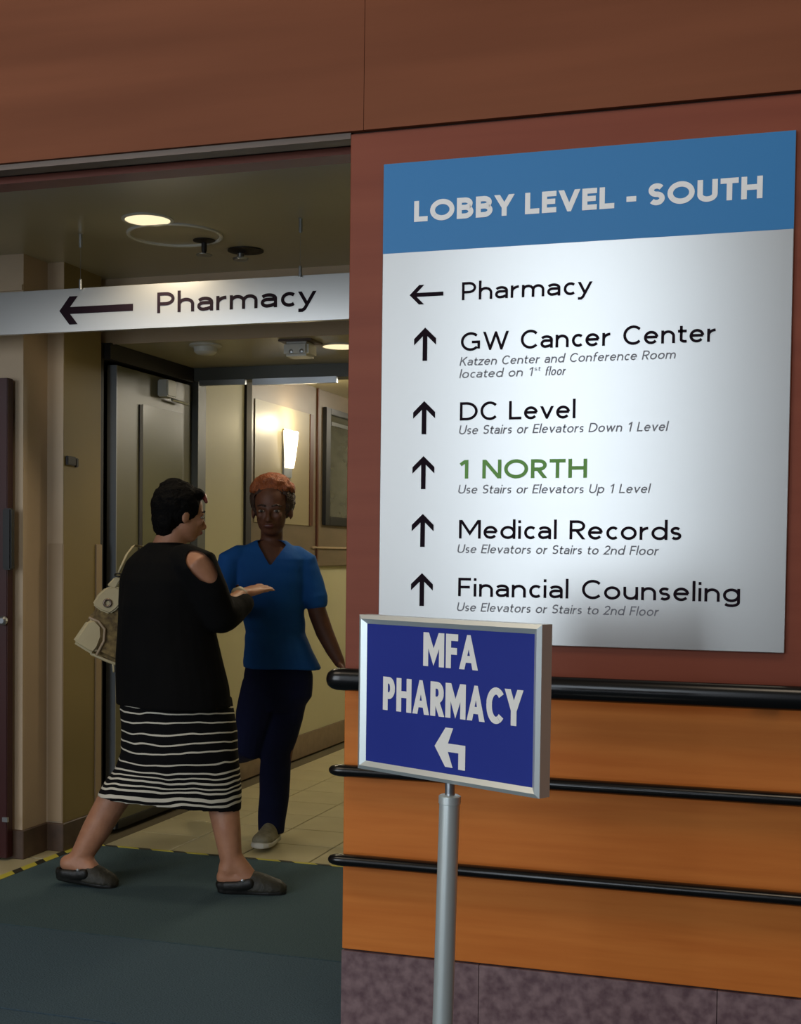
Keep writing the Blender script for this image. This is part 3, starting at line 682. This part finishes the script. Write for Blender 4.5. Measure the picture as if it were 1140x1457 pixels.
def head(mb, c, f, s, u, k=1.0):
    """skull, jaw, brow, nose, lips, chin and ears around the centre c at eye level; f forward, s to the figure's side"""
    k = Vector((k, k, k)); K = k.x
    mb.ell(c + u * .028 * K - f * .008 * K, s * .074 * K, f * .094 * K, u * .088 * K, 24, 16)       # cranium
    mb.ell(c - u * .030 * K + f * .018 * K, s * .060 * K, f * .066 * K, u * .078 * K, 22, 14)       # face
    mb.ell(c - u * .080 * K + f * .040 * K, s * .036 * K, f * .036 * K, u * .026 * K, 16, 10)       # chin and jaw
    mb.ell(c + u * .012 * K + f * .076 * K, s * .050 * K, f * .014 * K, u * .012 * K, 14, 8)        # brow
    mb.tube([c + u * .002 * K + f * .083 * K, c - u * .022 * K + f * .097 * K, c - u * .038 * K + f * .102 * K], [.007 * K, .009 * K, .0125 * K], n=10)
    for q in (-1, 1):
        mb.ell(c - u * .040 * K + f * .090 * K + s * q * .012 * K, s * .008 * K, f * .009 * K, u * .007 * K, 8, 6)
        mb.ell(c - u * .022 * K + f * .066 * K + s * q * .034 * K, s * .020 * K, f * .018 * K, u * .018 * K, 10, 8)   # cheek
        mb.ell(c - u * .012 * K - f * .002 * K + s * q * .076 * K, s * .007 * K, f * .017 * K, u * .031 * K, 10, 8)   # ear
        mb.ell(c - u * .014 * K - f * .010 * K + s * q * .082 * K, s * .006 * K, f * .010 * K, u * .024 * K, 8, 6)
    mb.ell(c - u * .058 * K + f * .084 * K, s * .024 * K, f * .009 * K, u * .0050 * K, 12, 8)
    mb.ell(c - u * .068 * K + f * .082 * K, s * .021 * K, f * .010 * K, u * .0062 * K, 12, 8)
def face_parts(parent, c, f, s, u, lipm, browm, K=1.0):
    for q in (-1, 1):
        e = c - u * .004 * K + f * .0755 * K + s * q * .031 * K
        ey = MB().ell(e, s * .0135 * K, f * .0105 * K, u * .0058 * K, 14, 10).build('eye', M['eyewhite'], parent, smooth=True)
        MB().ell(e + f * .0095 * K, s * .0062 * K, f * .0032 * K, u * .0056 * K, 10, 8).build('iris', M['iris'], ey, smooth=True)
        MB().tube([c + u * .016 * K + f * .087 * K + s * q * .014 * K, c + u * .022 * K + f * .087 * K + s * q * .030 * K, c + u * .016 * K + f * .074 * K + s * q * .048 * K], [.0035 * K, .004 * K, .0025 * K], n=8).build('eyebrow', browm, parent, smooth=True)
    MB().ell(c - u * .063 * K + f * .0885 * K, s * .022 * K, f * .0065 * K, u * .0082 * K, 14, 8).build('lips', lipm, parent, smooth=True)
M['eyewhite'] = mat('eye_white', srgb(150, 138, 126), None, rough=.25)
M['iris'] = mat('iris', srgb(30, 20, 14), None, rough=.15)
M['skinA'] = mat('light_brown_skin', srgb(170, 118, 90), srgb(182, 130, 100), (26, 26, 26), .5, bump=.08, bscale=(90, 90, 90))
M['skinB'] = mat('deep_brown_skin', srgb(82, 46, 28), srgb(94, 54, 34), (26, 26, 26), .62, bump=.08, bscale=(90, 90, 90))
M['lipA'] = mat('lip', srgb(150, 84, 72), None, rough=.4)
M['lipB'] = mat('lip', srgb(84, 42, 34), None, rough=.4)
M['hairA'] = mat('black_hair', srgb(6, 5, 5), srgb(9, 7, 7), (40, 40, 160), .8, spec=.12, bump=.6, bscale=(120, 120, 120))
M['hairB'] = mat('auburn_hair', srgb(112, 54, 20), srgb(144, 74, 28), (60, 60, 60), .6, bump=.8, bscale=(150, 150, 150))
M['hairBd'] = mat('dark_brown_hair', srgb(40, 24, 16), srgb(56, 32, 20), (60, 60, 60), .6, bump=.8, bscale=(150, 150, 150))
M['knit'] = mat('black_knit', srgb(9, 9, 10), srgb(12, 12, 13), (9, 9, 5), .92, bump=.5, bscale=(14, 14, 6), spec=.15)
M['scrub'] = mat('blue_scrub', srgb(18, 74, 140), srgb(22, 84, 154), (6, 6, 6), .8, bump=.5, bscale=(16, 16, 9), spec=.25)
M['navy'] = mat('navy_trousers', srgb(15, 21, 52), srgb(19, 25, 60), (6, 6, 6), .85, bump=.5, bscale=(18, 18, 5), spec=.2)
M['clog'] = mat('black_clog', srgb(20, 20, 19), srgb(26, 26, 24), (60, 60, 60), .5, bump=.2)
M['clogtop'] = mat('dark_olive_clog_top', srgb(40, 39, 32), srgb(52, 50, 40), (70, 70, 70), .6, bump=.3)
M['sneaker'] = mat('grey_trainer', srgb(128, 124, 106), srgb(146, 142, 122), (60, 60, 60), .7, bump=.3)
M['sole'] = mat('pale_sole', srgb(196, 194, 184), None, rough=.6)
M['canvas'] = mat('tan_canvas', srgb(86, 68, 40), srgb(140, 118, 72), (55, 55, 55), .8, bump=.3)
M['leather'] = mat('cream_leather', srgb(182, 166, 128), srgb(190, 176, 138), (10, 10, 10), .5, bump=.15)
def striped(levels):
    m = bpy.data.materials.new('striped_skirt'); m.use_nodes = True; nt = m.node_tree; b = nt.nodes['Principled BSDF']
    b.inputs['Roughness'].default_value = .9; b.inputs['Specular IOR Level'].default_value = .15
    tc = N(nt, 'ShaderNodeTexCoord'); no = N(nt, 'ShaderNodeTexNoise'); no.inputs['Scale'].default_value = 5; no.inputs['Detail'].default_value = 2
    nt.links.new(tc.outputs['Object'], no.inputs[0])
    sp = N(nt, 'ShaderNodeSeparateXYZ'); nt.links.new(tc.outputs['Object'], sp.inputs[0])
    wv = N(nt, 'ShaderNodeMath', operation='MULTIPLY_ADD'); wv.inputs[1].default_value = .05; nt.links.new(no.outputs[0], wv.inputs[0]); nt.links.new(sp.outputs[2], wv.inputs[2])
    sb = N(nt, 'ShaderNodeMath', operation='SUBTRACT'); sb.inputs[1].default_value = .025; nt.links.new(wv.outputs[0], sb.inputs[0])
    prev = None
    for z, wd in levels:
        d = N(nt, 'ShaderNodeMath', operation='COMPARE'); nt.links.new(sb.outputs[0], d.inputs[0]); d.inputs[1].default_value = z; d.inputs[2].default_value = wd / 2
        if prev is None: prev = d
        else:
            a = N(nt, 'ShaderNodeMath', operation='MAXIMUM'); nt.links.new(prev.outputs[0], a.inputs[0]); nt.links.new(d.outputs[0], a.inputs[1]); prev = a
    mx = N(nt, 'ShaderNodeMix', data_type='RGBA'); nt.links.new(prev.outputs[0], mx.inputs[0])
    mx.inputs[6].default_value = srgb(15, 15, 17); mx.inputs[7].default_value = srgb(214, 208, 192)
    nt.links.new(mx.outputs[2], b.inputs['Base Color'])
    return m
def folds(amp, fx, fz, seed=0):
    return lambda c: amp * (noise.noise(Vector((c.x * fx + seed, c.y * fx, c.z * fz))))

# ---- woman in black, walking to the right
er, ed, at = figure_frame((-2.40, 1.35, 0), .461)
W1 = thing('person', 'person in a black top, striped skirt and black clogs, walking with a handbag', 'person', (-2.40, 1.35, 0))
Fw = (er * .8 + ed * .6).normalized(); Sd = (er * .6 - ed * .8).normalized()     # torso facing, her right side
Hf = (er * .93 + ed * .30 - UP * .10).normalized(); Hs = (er * .30 - ed * .93).normalized(); Hs = (Hs - Hf * Hs.dot(Hf)).normalized(); Hu = Hs.cross(Hf); Hu = Hu if Hu.z > 0 else -Hu
hc = at(257, 732, .0)
def torso_rows(grow):
    rows = []
    for u, v, hw, hd in ((236, 772, .070, .068), (235, 786, .150, .090), (235, 800, .195, .122), (234, 825, .215, .150), (234, 860, .215, .168), (236, 900, .222, .178), (240, 940, .238, .19), (245, 975, .25, .20), (247, 1003, .252, .205)):
        rows.append((at(u, v, 0), Sd * (hw + grow), Fw * (hd + grow)))
    return rows
body = MB()
head(body, hc, Hf, Hs, Hu, 1.0)
limb(body, [at(250, 752, .0), at(243, 768, 0), at(238, 790, 0)], [.056, .060, .075])
ringset(body, torso_rows(-.022)[0:])
sh = at(283, 806, -.17); el = at(314, 872, -.13); wr = at(346, 845, .07)
limb(body, [at(262, 797, -.10), sh, at(300, 838, -.16), el], [.06, .066, .056, .044])
limb(body, [el, at(332, 858, -.02), wr], [.044, .038, .026])
hf = (at(372, 836, .14) - wr).normalized()
hand(body, wr, hf, ed * 1.0 - er * .3 + UP * .35, 1.0, curl=.14, thumb=-1)
# left arm, hanging on the far side and bent to hold the strap
shl = at(212, 804, .15); ell_ = at(200, 880, .16); wrl = at(228, 905, .26)
limb(body, [at(222, 797, .09), shl, at(200, 840, .17), ell_], [.06, .062, .054, .042]); limb(body, [ell_, wrl], [.042, .028])
hand(body, wrl, er + ed * .3, UP, .98, curl=.5)
# legs
kr, kl = at(302, 1085, -.035), at(196, 1088, .07)
ar_, al_ = at(329, 1224, -.097), at(113, 1222, .085)
limb(body, [at(262, 985, -.03), at(282, 1040, -.035), kr, at(317, 1140, -.05), at(323, 1180, -.08), ar_], [.115, .098, .070, .064, .055, .043])
limb(body, [at(232, 985, .06), at(215, 1035, .065), kl, at(158, 1143, .08), at(136, 1182, .085), al_], [.115, .098, .070, .062, .057, .042])
def foot(mb, ank, heel, toe, drop):
    f = (toe - heel).normalized(); s = f.cross(UP).normalized()
    mb.tube([ank, ank * .45 + heel * .55], [.042, .040], n=16)
    mb.tube([heel + UP * .012, heel + f * .07 + UP * .012, heel + f * .15, toe - f * .02], [(.034, .036), (.036, .036), (.040, .028), (.034, .018)], n=16, hint=UP)
    mb.tube([ank + f * .01, heel + f * .10 + UP * .012, toe - f * .07], [.042, .036, .024], n=14)
heel_r, toe_r = at(320, 1252, -.097), at(398, 1259, -.13)
heel_l, toe_l = at(97, 1232, .085), at(160, 1250, .03)
foot(body, ar_, heel_r, toe_r, 0); foot(body, al_, heel_l, toe_l, 0)
bd = solid('body', body, .0065, M['skinA'], W1, smooth=5)
face_parts(W1, hc, Hf, Hs, Hu, M['lipA'], M['hairA'])
# hair: cropped at the nape, full over the crown
hb = MB()
hb.ell(hc + Hu * .034 - Hf * .022, Hs * .088, Hf * .100, Hu * .098, 24, 16)
hb.ell(hc - Hf * .060 - Hu * .020, Hs * .070, Hf * .052, Hu * .082, 20, 12)
hb.ell(hc + Hu * .098 - Hf * .030, Hs * .055, Hf * .066, Hu * .040, 18, 10)
hb.ell(hc + Hu * .086 + Hf * .048, Hs * .058, Hf * .036, Hu * .026, 16, 10)
hair = solid('hair', hb, .006, M['hairA'], W1, smooth=3, disp=lambda c: .006 * noise.noise(c * 38) + .003 * noise.noise(c * 90),
             cut=lambda c: (c - hc).dot(Hf) > .052 and (c - hc).dot(Hu) < .052)
MB().tube([hc + Hu * .100 + Hf * .060 - Hs * .012, hc + Hu * .082 + Hf * .082 + Hs * .018, hc + Hu * .060 + Hf * .086 + Hs * .04], [.010, .012, .007], n=10).build('hair_clip', mat('clip', srgb(96, 40, 34), None, rough=.3), W1, smooth=True)
# top with wide sleeves, open over the right shoulder
tb = MB()
ringset(tb, torso_rows(.0))
limb(tb, [at(262, 801, -.10), sh + UP * -.004, at(298, 842, -.16), at(312, 876, -.13)], [.078, .080, .074, .066])
limb(tb, [at(312, 876, -.13), at(330, 869, -.03), at(345, 859, .03)], [.066, .062, .052])
limb(tb, [at(222, 800, .09), shl, at(200, 842, .17), ell_, wrl], [.070, .070, .064, .06, .05])
hole = at(287, 806, -.245)
hx_ = (at(310, 826, -.19) - at(276, 790, -.19)).normalized(); hy_ = Vector(ed).cross(hx_).normalized()
def cold(c):
    p = c - hole; return (p.dot(hx_) / .076) ** 2 + (p.dot(hy_) / .043) ** 2 < 1 and p.dot(ed) < .12
top = solid('top', tb, .0075, M['knit'], W1, smooth=5, disp=lambda c: .010 * noise.noise(Vector((c.x * 7, c.y * 7, c.z * 3.2))) * min(1, max(0, (1.45 - c.z) * 3)), cut=cold)
# striped pencil skirt, its hem lifted behind by the stride
sk = MB(); rows = []
for uL, vL, uR, vR, hd in ((172, 985, 330, 992, .19), (170, 1010, 334, 1012, .19), (173, 1045, 338, 1044, .19), (172, 1070, 340, 1075, .185), (162, 1094, 342, 1098, .175), (148, 1112, 343, 1124, .165), (139, 1130, 343, 1150, .16)):
    a, b = at(uL, vL, .02), at(uR, vR, -.02); rows.append(((a + b) / 2, (b - a) / 2, ed * hd))
n = 64; Rg = []
for (c, p, q), ex in zip(rows, (1, 1, .95, .9, .85, .76, .72)): Rg.append([c + p * math.copysign(abs(math.cos(2 * PI * i / n)) ** ex, math.cos(2 * PI * i / n)) + q * math.copysign(abs(math.sin(2 * PI * i / n)) ** ex, math.sin(2 * PI * i / n)) for i in range(n)])
Rin = [[c + (pt - c) * .955 for pt in R_] for R_, (c, _, _) in zip(Rg, rows)]
sk.rings(Rg + Rin[::-1], cap=False, close=True)
Zs = lambda y: .9006 - y * .001118
lv = [(Zs(150), .006), (Zs(172), .006), (Zs(205), .006), (Zs(243), .006), (Zs(275), .006), (Zs(305), .006), (Zs(345), .006), (Zs(375), .007), (Zs(393), .006), (Zs(410), .008), (Zs(428), .006), (Zs(443), .008), (Zs(467), .013), (Zs(487), .010)]
sko = solid('skirt', sk, .006, striped(lv), W1, smooth=3, disp=lambda c: .006 * noise.noise(Vector((c.x * 6 + 3, c.y * 6, c.z * 9))))
# clogs
def clog(heel, toe, name='clog'):
    f = (toe - heel); L = f.length; f.normalize(); s = f.cross(UP).normalized(); u = s.cross(f)
    mb = MB()
    def P(t, y, z): return heel + f * (t * L) + s * y + u * z
    R = []
    for t, w_, h in ((-.02, .020, .012), (.03, .034, .015), (.15, .041, .017), (.45, .040, .016), (.75, .050, .017), (.93, .042, .017), (1.0, .022, .014)):
        c = P(t, 0, -.012); R.append([c + s * (w_ * math.copysign(abs(math.cos(a)) ** .6, math.cos(a))) + u * (h * math.copysign(abs(math.sin(a)) ** .6, math.sin(a))) for a in [2 * PI * i / 20 for i in range(20)]])
    mb.rings(R)
    for q in (-1, 1): mb.tube([P(.0, q * .02, .006), P(.10, q * .036, .008), P(.30, q * .040, .012), P(.48, q * .042, .024)], [(.009,.016), (.009,.018), (.010,.020), (.012,.022)], n=10, hint=UP)
    mb.tube([P(-.0, -.022, .006), P(-.025, 0, .006), P(0, .022, .006)], [(.009, .016)] * 3, n=10, hint=UP)
    o = solid(name, mb, .005, M['clog'], W1, smooth=3)
    up_ = MB(); R = []
    for t, w_, h in ((.40, .040, .070), (.50, .046, .072), (.65, .051, .062), (.80, .051, .048), (.92, .042, .036), (1.0, .020, .018)):
        c = P(t, 0, -.006); R.append([c + s * (w_ * math.cos(a)) + u * (h * (math.sin(a) if math.sin(a) > 0 else math.sin(a) * .2)) for a in [2 * PI * i / 22 for i in range(22)]])
    up_.rings(R); solid('clog_upper', up_, .005, M['clogtop'], o, smooth=3)
    MB().lathe(P(.36, 0, .034) + s * .046, [(.007, 0), (.007, .004), (.003, .006)], tuple(s), 12).build('rivet', M['steel'], o)
clog(at(312, 1260, -.097), at(408, 1264, -.135)); clog(at(84, 1241, .085), at(168, 1256, .03))
MB().tube([wr - hf * .035, wr - hf * .010], .034, 16, round_ends=False).build('wristband', mat('pale_band', srgb(176, 168, 150), None, rough=.6), W1, smooth=True)
fix(W1)

# ---- handbag on her far shoulder
HB = thing('handbag', 'tan canvas handbag with cream leather corner patch and buckle, hanging behind the person in black', 'handbag', tuple(at(150, 905, .12)))
def slab(px, d0, d1, m, name, parent, bevel=.012):
    mb = MB(); mb.prism([at(u, v, d0) for u, v in px], ed * (d1 - d0)); return mb.build(name, m, parent, bevel=bevel, seg=3, autosmooth=True)
bagpx = [(104, 914), (128, 876), (140, 862), (165, 842), (190, 850), (206, 890), (200, 945), (172, 946), (140, 932)]
bagb = slab(bagpx, .08, .19, M['canvas'], 'bag_body', HB, .016)
slab([(102, 914), (124, 882), (136, 880), (146, 890), (147, 906), (141, 922), (134, 931), (126, 929)], .068, .19, M['leather'], 'corner_patch', HB, .012)
tbm = MB().tube([at(128, 879, .085), at(140, 884, .076), at(149, 895, .074), at(148, 912, .074), (at(138, 931, .078))], .0055, 10); tbm.build('piping', M['guard'], HB, smooth=True)
MB().tube([at(130, 930, .10), at(152, 940, .09), at(174, 948, .09)], .0065, 10).build('piping', M['leather'], HB, smooth=True)
MB().tube([at(161, 944, .09), at(162, 955, .09)], .005, 8).build('piping', M['leather'], HB, smooth=True)
flap = slab([(131, 860), (139, 846), (150, 836), (164, 834), (174, 838), (174, 858), (165, 868), (156, 874), (143, 869)], .064, .085, M['leather'], 'flap', HB, .007)
def torus(c, R_, r_, ax1, ax2, m, name, parent):
    mb = MB(); Rs = []
    for i in range(24):
        a = 2 * PI * i / 24; o_ = ax1 * math.cos(a) + ax2 * math.sin(a); cc = c + o_ * R_; nn_ = ax1.cross(ax2).normalized()
        Rs.append([cc + o_ * (r_ * math.cos(2 * PI * j / 10)) + nn_ * (r_ * math.sin(2 * PI * j / 10)) for j in range(10)])
    mb.rings(Rs, cap=False, close=True); return mb.build(name, m, parent, smooth=True)
torus(at(153, 858, .06), .014, .0045, er, UP, mat('dull_brass', srgb(120, 104, 92), None, rough=.35, metal=.7), 'ring', flap)
slab([(152, 833), (163, 821), (173, 823), (164, 838)], .066, .078, M['leather'], 'strap_tab', HB, .004)
torus(at(168, 818, .075), .012, .0035, er, (UP * .5 + ed * .85).normalized(), M['black'], 'strap_ring', HB)
mb = MB(); R = []
for (u, v, d, w_) in ((168, 817, .09, .014), (174, 803, .10, .012), (181, 788, .12, .013), (190, 776, .15, .014), (202, 778, .235, .014), (204, 800, .262, .014), (202, 850, .26, .014), (192, 880, .20, .013)):
    c = at(u, v, d); R.append((c, w_))
ringset(mb, [(c, er * (w_ * .55) + UP * (w_ * .25), ed * w_ * .6) for c, w_ in R], 12)
mb.build('strap', M['leather'], HB, smooth=True)
fix(HB)

# ---- person in blue scrubs, facing the lobby
er, ed, at = figure_frame((-2.35, 2.24, 0), .391)
W2 = thing('person', 'person in a blue scrub top and navy trousers with short auburn hair', 'person', (-2.35, 2.24, 0))
Fw = (-ed * .985 - er * .17).normalized(); Sd = (er * .985 - ed * .17).normalized()
Hf = (-ed * .97 - er * .14 - UP * .06).normalized(); Hs = Hf.cross(UP).normalized(); Hu = Hs.cross(Hf); Hu = Hu if Hu.z > 0 else -Hu
hc = at(387, 725, -.01); px = 1 / 311
body = MB(); head(body, hc, Hf, Hs, Hu, 1.11)
limb(body, [at(387, 745, .02), at(387, 770, .03), at(387, 790, .03)], [.050, .052, .07])
T2 = ((386, 768, .065, .055), (381, 780, .128, .076), (381, 795, .178, .098), (383, 828, .165, .115), (387, 866, .146, .112), (392, 900, .132, .108), (396, 930, .150, .118), (398, 962, .168, .128))
def rows2(T, g): return [(at(u, v, .02), Sd * (hw + g), Fw * (hd + g)) for u, v, hw, hd in T]
ringset(body, rows2(T2, -.016))
shl, ell_, wrl = at(433, 801, .02), at(452, 872, .0), at(484, 944, -.05)
limb(body, [at(416, 797, .02), at(430, 804, .02), at(443, 835, .01), ell_], [.042, .046, .046, .042])
limb(body, [ell_, at(462, 900, -.01), at(474, 925, -.03), wrl], [.043, .041, .034, .025])
hand(body, wrl, at(496, 972, -.10) - wrl, er * -.2 - ed, .95, curl=.3, thumb=-1)
shr, elr, wrr = at(328, 799, .02), at(316, 866, -.02), at(338, 862, -.22)
limb(body, [at(346, 797, .02), at(333, 804, .02), at(320, 834, .0), elr], [.042, .046, .046, .040]); limb(body, [elr, wrr], [.040, .026])
hand(body, wrr, at(352, 850, -.32) - wrr, UP, .92, curl=.3)
akl, akr = at(386, 1180, .0), at(306, 1082, .42)
limb(body, [at(410, 975, .02), at(400, 1075, 0), akl], [.08, .052, .036]); limb(body, [at(376, 975, .02), at(358, 1062, .0), akr], [.08, .052, .036])
limb(body, [akl, at(385, 1192, -.02), at(374, 1196, -.12)], [.036, .034, .028]); limb(body, [akr, at(302, 1100, .40), at(300, 1120, .36)], [.036, .034, .028])
solid('body', body, .0065, M['skinB'], W2, smooth=5)
face_parts(W2, hc, Hf, Hs, Hu, M['lipB'], M['hairBd'], 1.11)
hb = MB()
hb.ell(hc + Hu * .044 - Hf * .024, Hs * .104, Hf * .100, Hu * .108, 24, 16)
hair = solid('hair', hb, .006, M['hairBd'], W2, smooth=2, disp=lambda c: .006 * noise.noise(c * 60), cut=lambda c: ((c - hc).dot(Hf) > .045 and (c - hc).dot(Hu) < .070) or (c - hc).dot(Hu) < -.04)
hb = MB()
rnd = random.Random(3)
for i in range(260):   # tight curls over the crown
    th = rnd.uniform(0, 2 * PI); ph = rnd.uniform(.16, 1.5)
    dx, dy, dz = math.cos(ph) * math.cos(th), math.cos(ph) * math.sin(th), math.sin(ph)
    if dy > .55 and dz < .62: continue
    p = hc + Hu * (.066 + .086 * dz) - Hf * .018 + Hs * (.096 * dx) + Hf * (.098 * dy); r_ = rnd.uniform(.013, .020)
    hb.ell(p, Hs * r_, Hf * r_, Hu * r_, 7, 5)
hb.ell(hc + Hu * .080 - Hf * .018, Hs * .088, Hf * .088, Hu * .068, 20, 12)
solid('curls', hb, .006, M['hairB'], hair, smooth=1)
# scrub top, V neck
tb = MB()
T3 = T2[:6] + ((397, 928, .160, .128), (401, 950, .176, .138))
ringset(tb, rows2(T3, 0.004))
limb(tb, [at(418, 793, .02), shl, at(443, 834, .01), at(448, 852, .0)], [.058, .064, .060, .062])
limb(tb, [at(344, 792, .02), shr, at(320, 830, .0), at(317, 848, .0)], [.058, .064, .060, .062])
vn = at(383, 806, -.12)
def vneck(c):
    p = c - vn; z = p.z; x = p.dot(Sd); return p.dot(Fw) > -.10 and z > 0 and abs(x) < z * .62 + .001 and z < .2
tob = solid('scrub_top', tb, .0065, M['scrub'], W2, smooth=4, disp=lambda c: .007 * noise.noise(Vector((c.x * 9, c.y * 9, c.z * 6))) + .004 * noise.noise(Vector((c.x * 6 + c.z * 16, c.y * 5, c.z * 14))), cut=vneck)
# pocket on the lower side
# trousers
tb = MB()
ringset(tb, [(at(396, 935, .02), Sd * .142, Fw * .112), (at(396, 960, .02), Sd * .160, Fw * .122), (at(395, 990, .02), Sd * .158, Fw * .120), (at(394, 1010, .02), Sd * .12, Fw * .10)])
limb(tb, [at(411, 975, .02), at(405, 1020, .02), at(394, 1066, .0), at(391, 1110, .0), at(388, 1150, .0), at(386, 1184, .0)], [.098, .088, .072, .071, .068, .061], round_ends=False)
limb(tb, [at(374, 975, .02), at(362, 1020, .0), at(356, 1060, .0), at(330, 1068, .20), at(308, 1080, .40)], [.098, .090, .076, .066, .060], round_ends=False)
solid('trousers', tb, .0065, M['navy'], W2, smooth=4, disp=lambda c: .006 * noise.noise(Vector((c.x * 8, c.y * 8, c.z * 7))))
def trainer(heel, toe):
    f = (toe - heel); L = f.length; f.normalize(); s = f.cross(UP).normalized(); u = s.cross(f)
    mb = MB(); R = []
    for t, w_, h in ((-.02, .022, .060), (.08, .036, .070), (.25, .040, .074), (.45, .042, .064), (.62, .047, .048), (.80, .049, .038), (.94, .038, .030), (1.0, .02, .018)):
        c = heel + f * t * L + u * .012; R.append([c + s * (w_ * math.cos(a)) + u * (h * max(math.sin(a), -.12)) for a in [2 * PI * i / 20 for i in range(20)]])
    o = mb.rings(R) and solid('trainer', mb, .005, M['sneaker'], W2, smooth=3)
    mb = MB(); R = []
    for t, w_ in ((-.04, .022), (.06, .040), (.3, .042), (.6, .050), (.82, .052), (.96, .042), (1.02, .022)):
        c = heel + f * t * L + u * -.002; R.append([c + s * (w_ * math.cos(a)) + u * (.014 * math.copysign(abs(math.sin(a)) ** .4, math.sin(a))) for a in [2 * PI * i / 20 for i in range(20)]])
    mb.rings(R); solid('sole', mb, .005, M['sole'], o, smooth=2)
trainer(at(390, 1190, .03), at(369, 1203, -.20) )
trainer(at(304, 1092, .44), at(302, 1135, .26))
fix(W2)
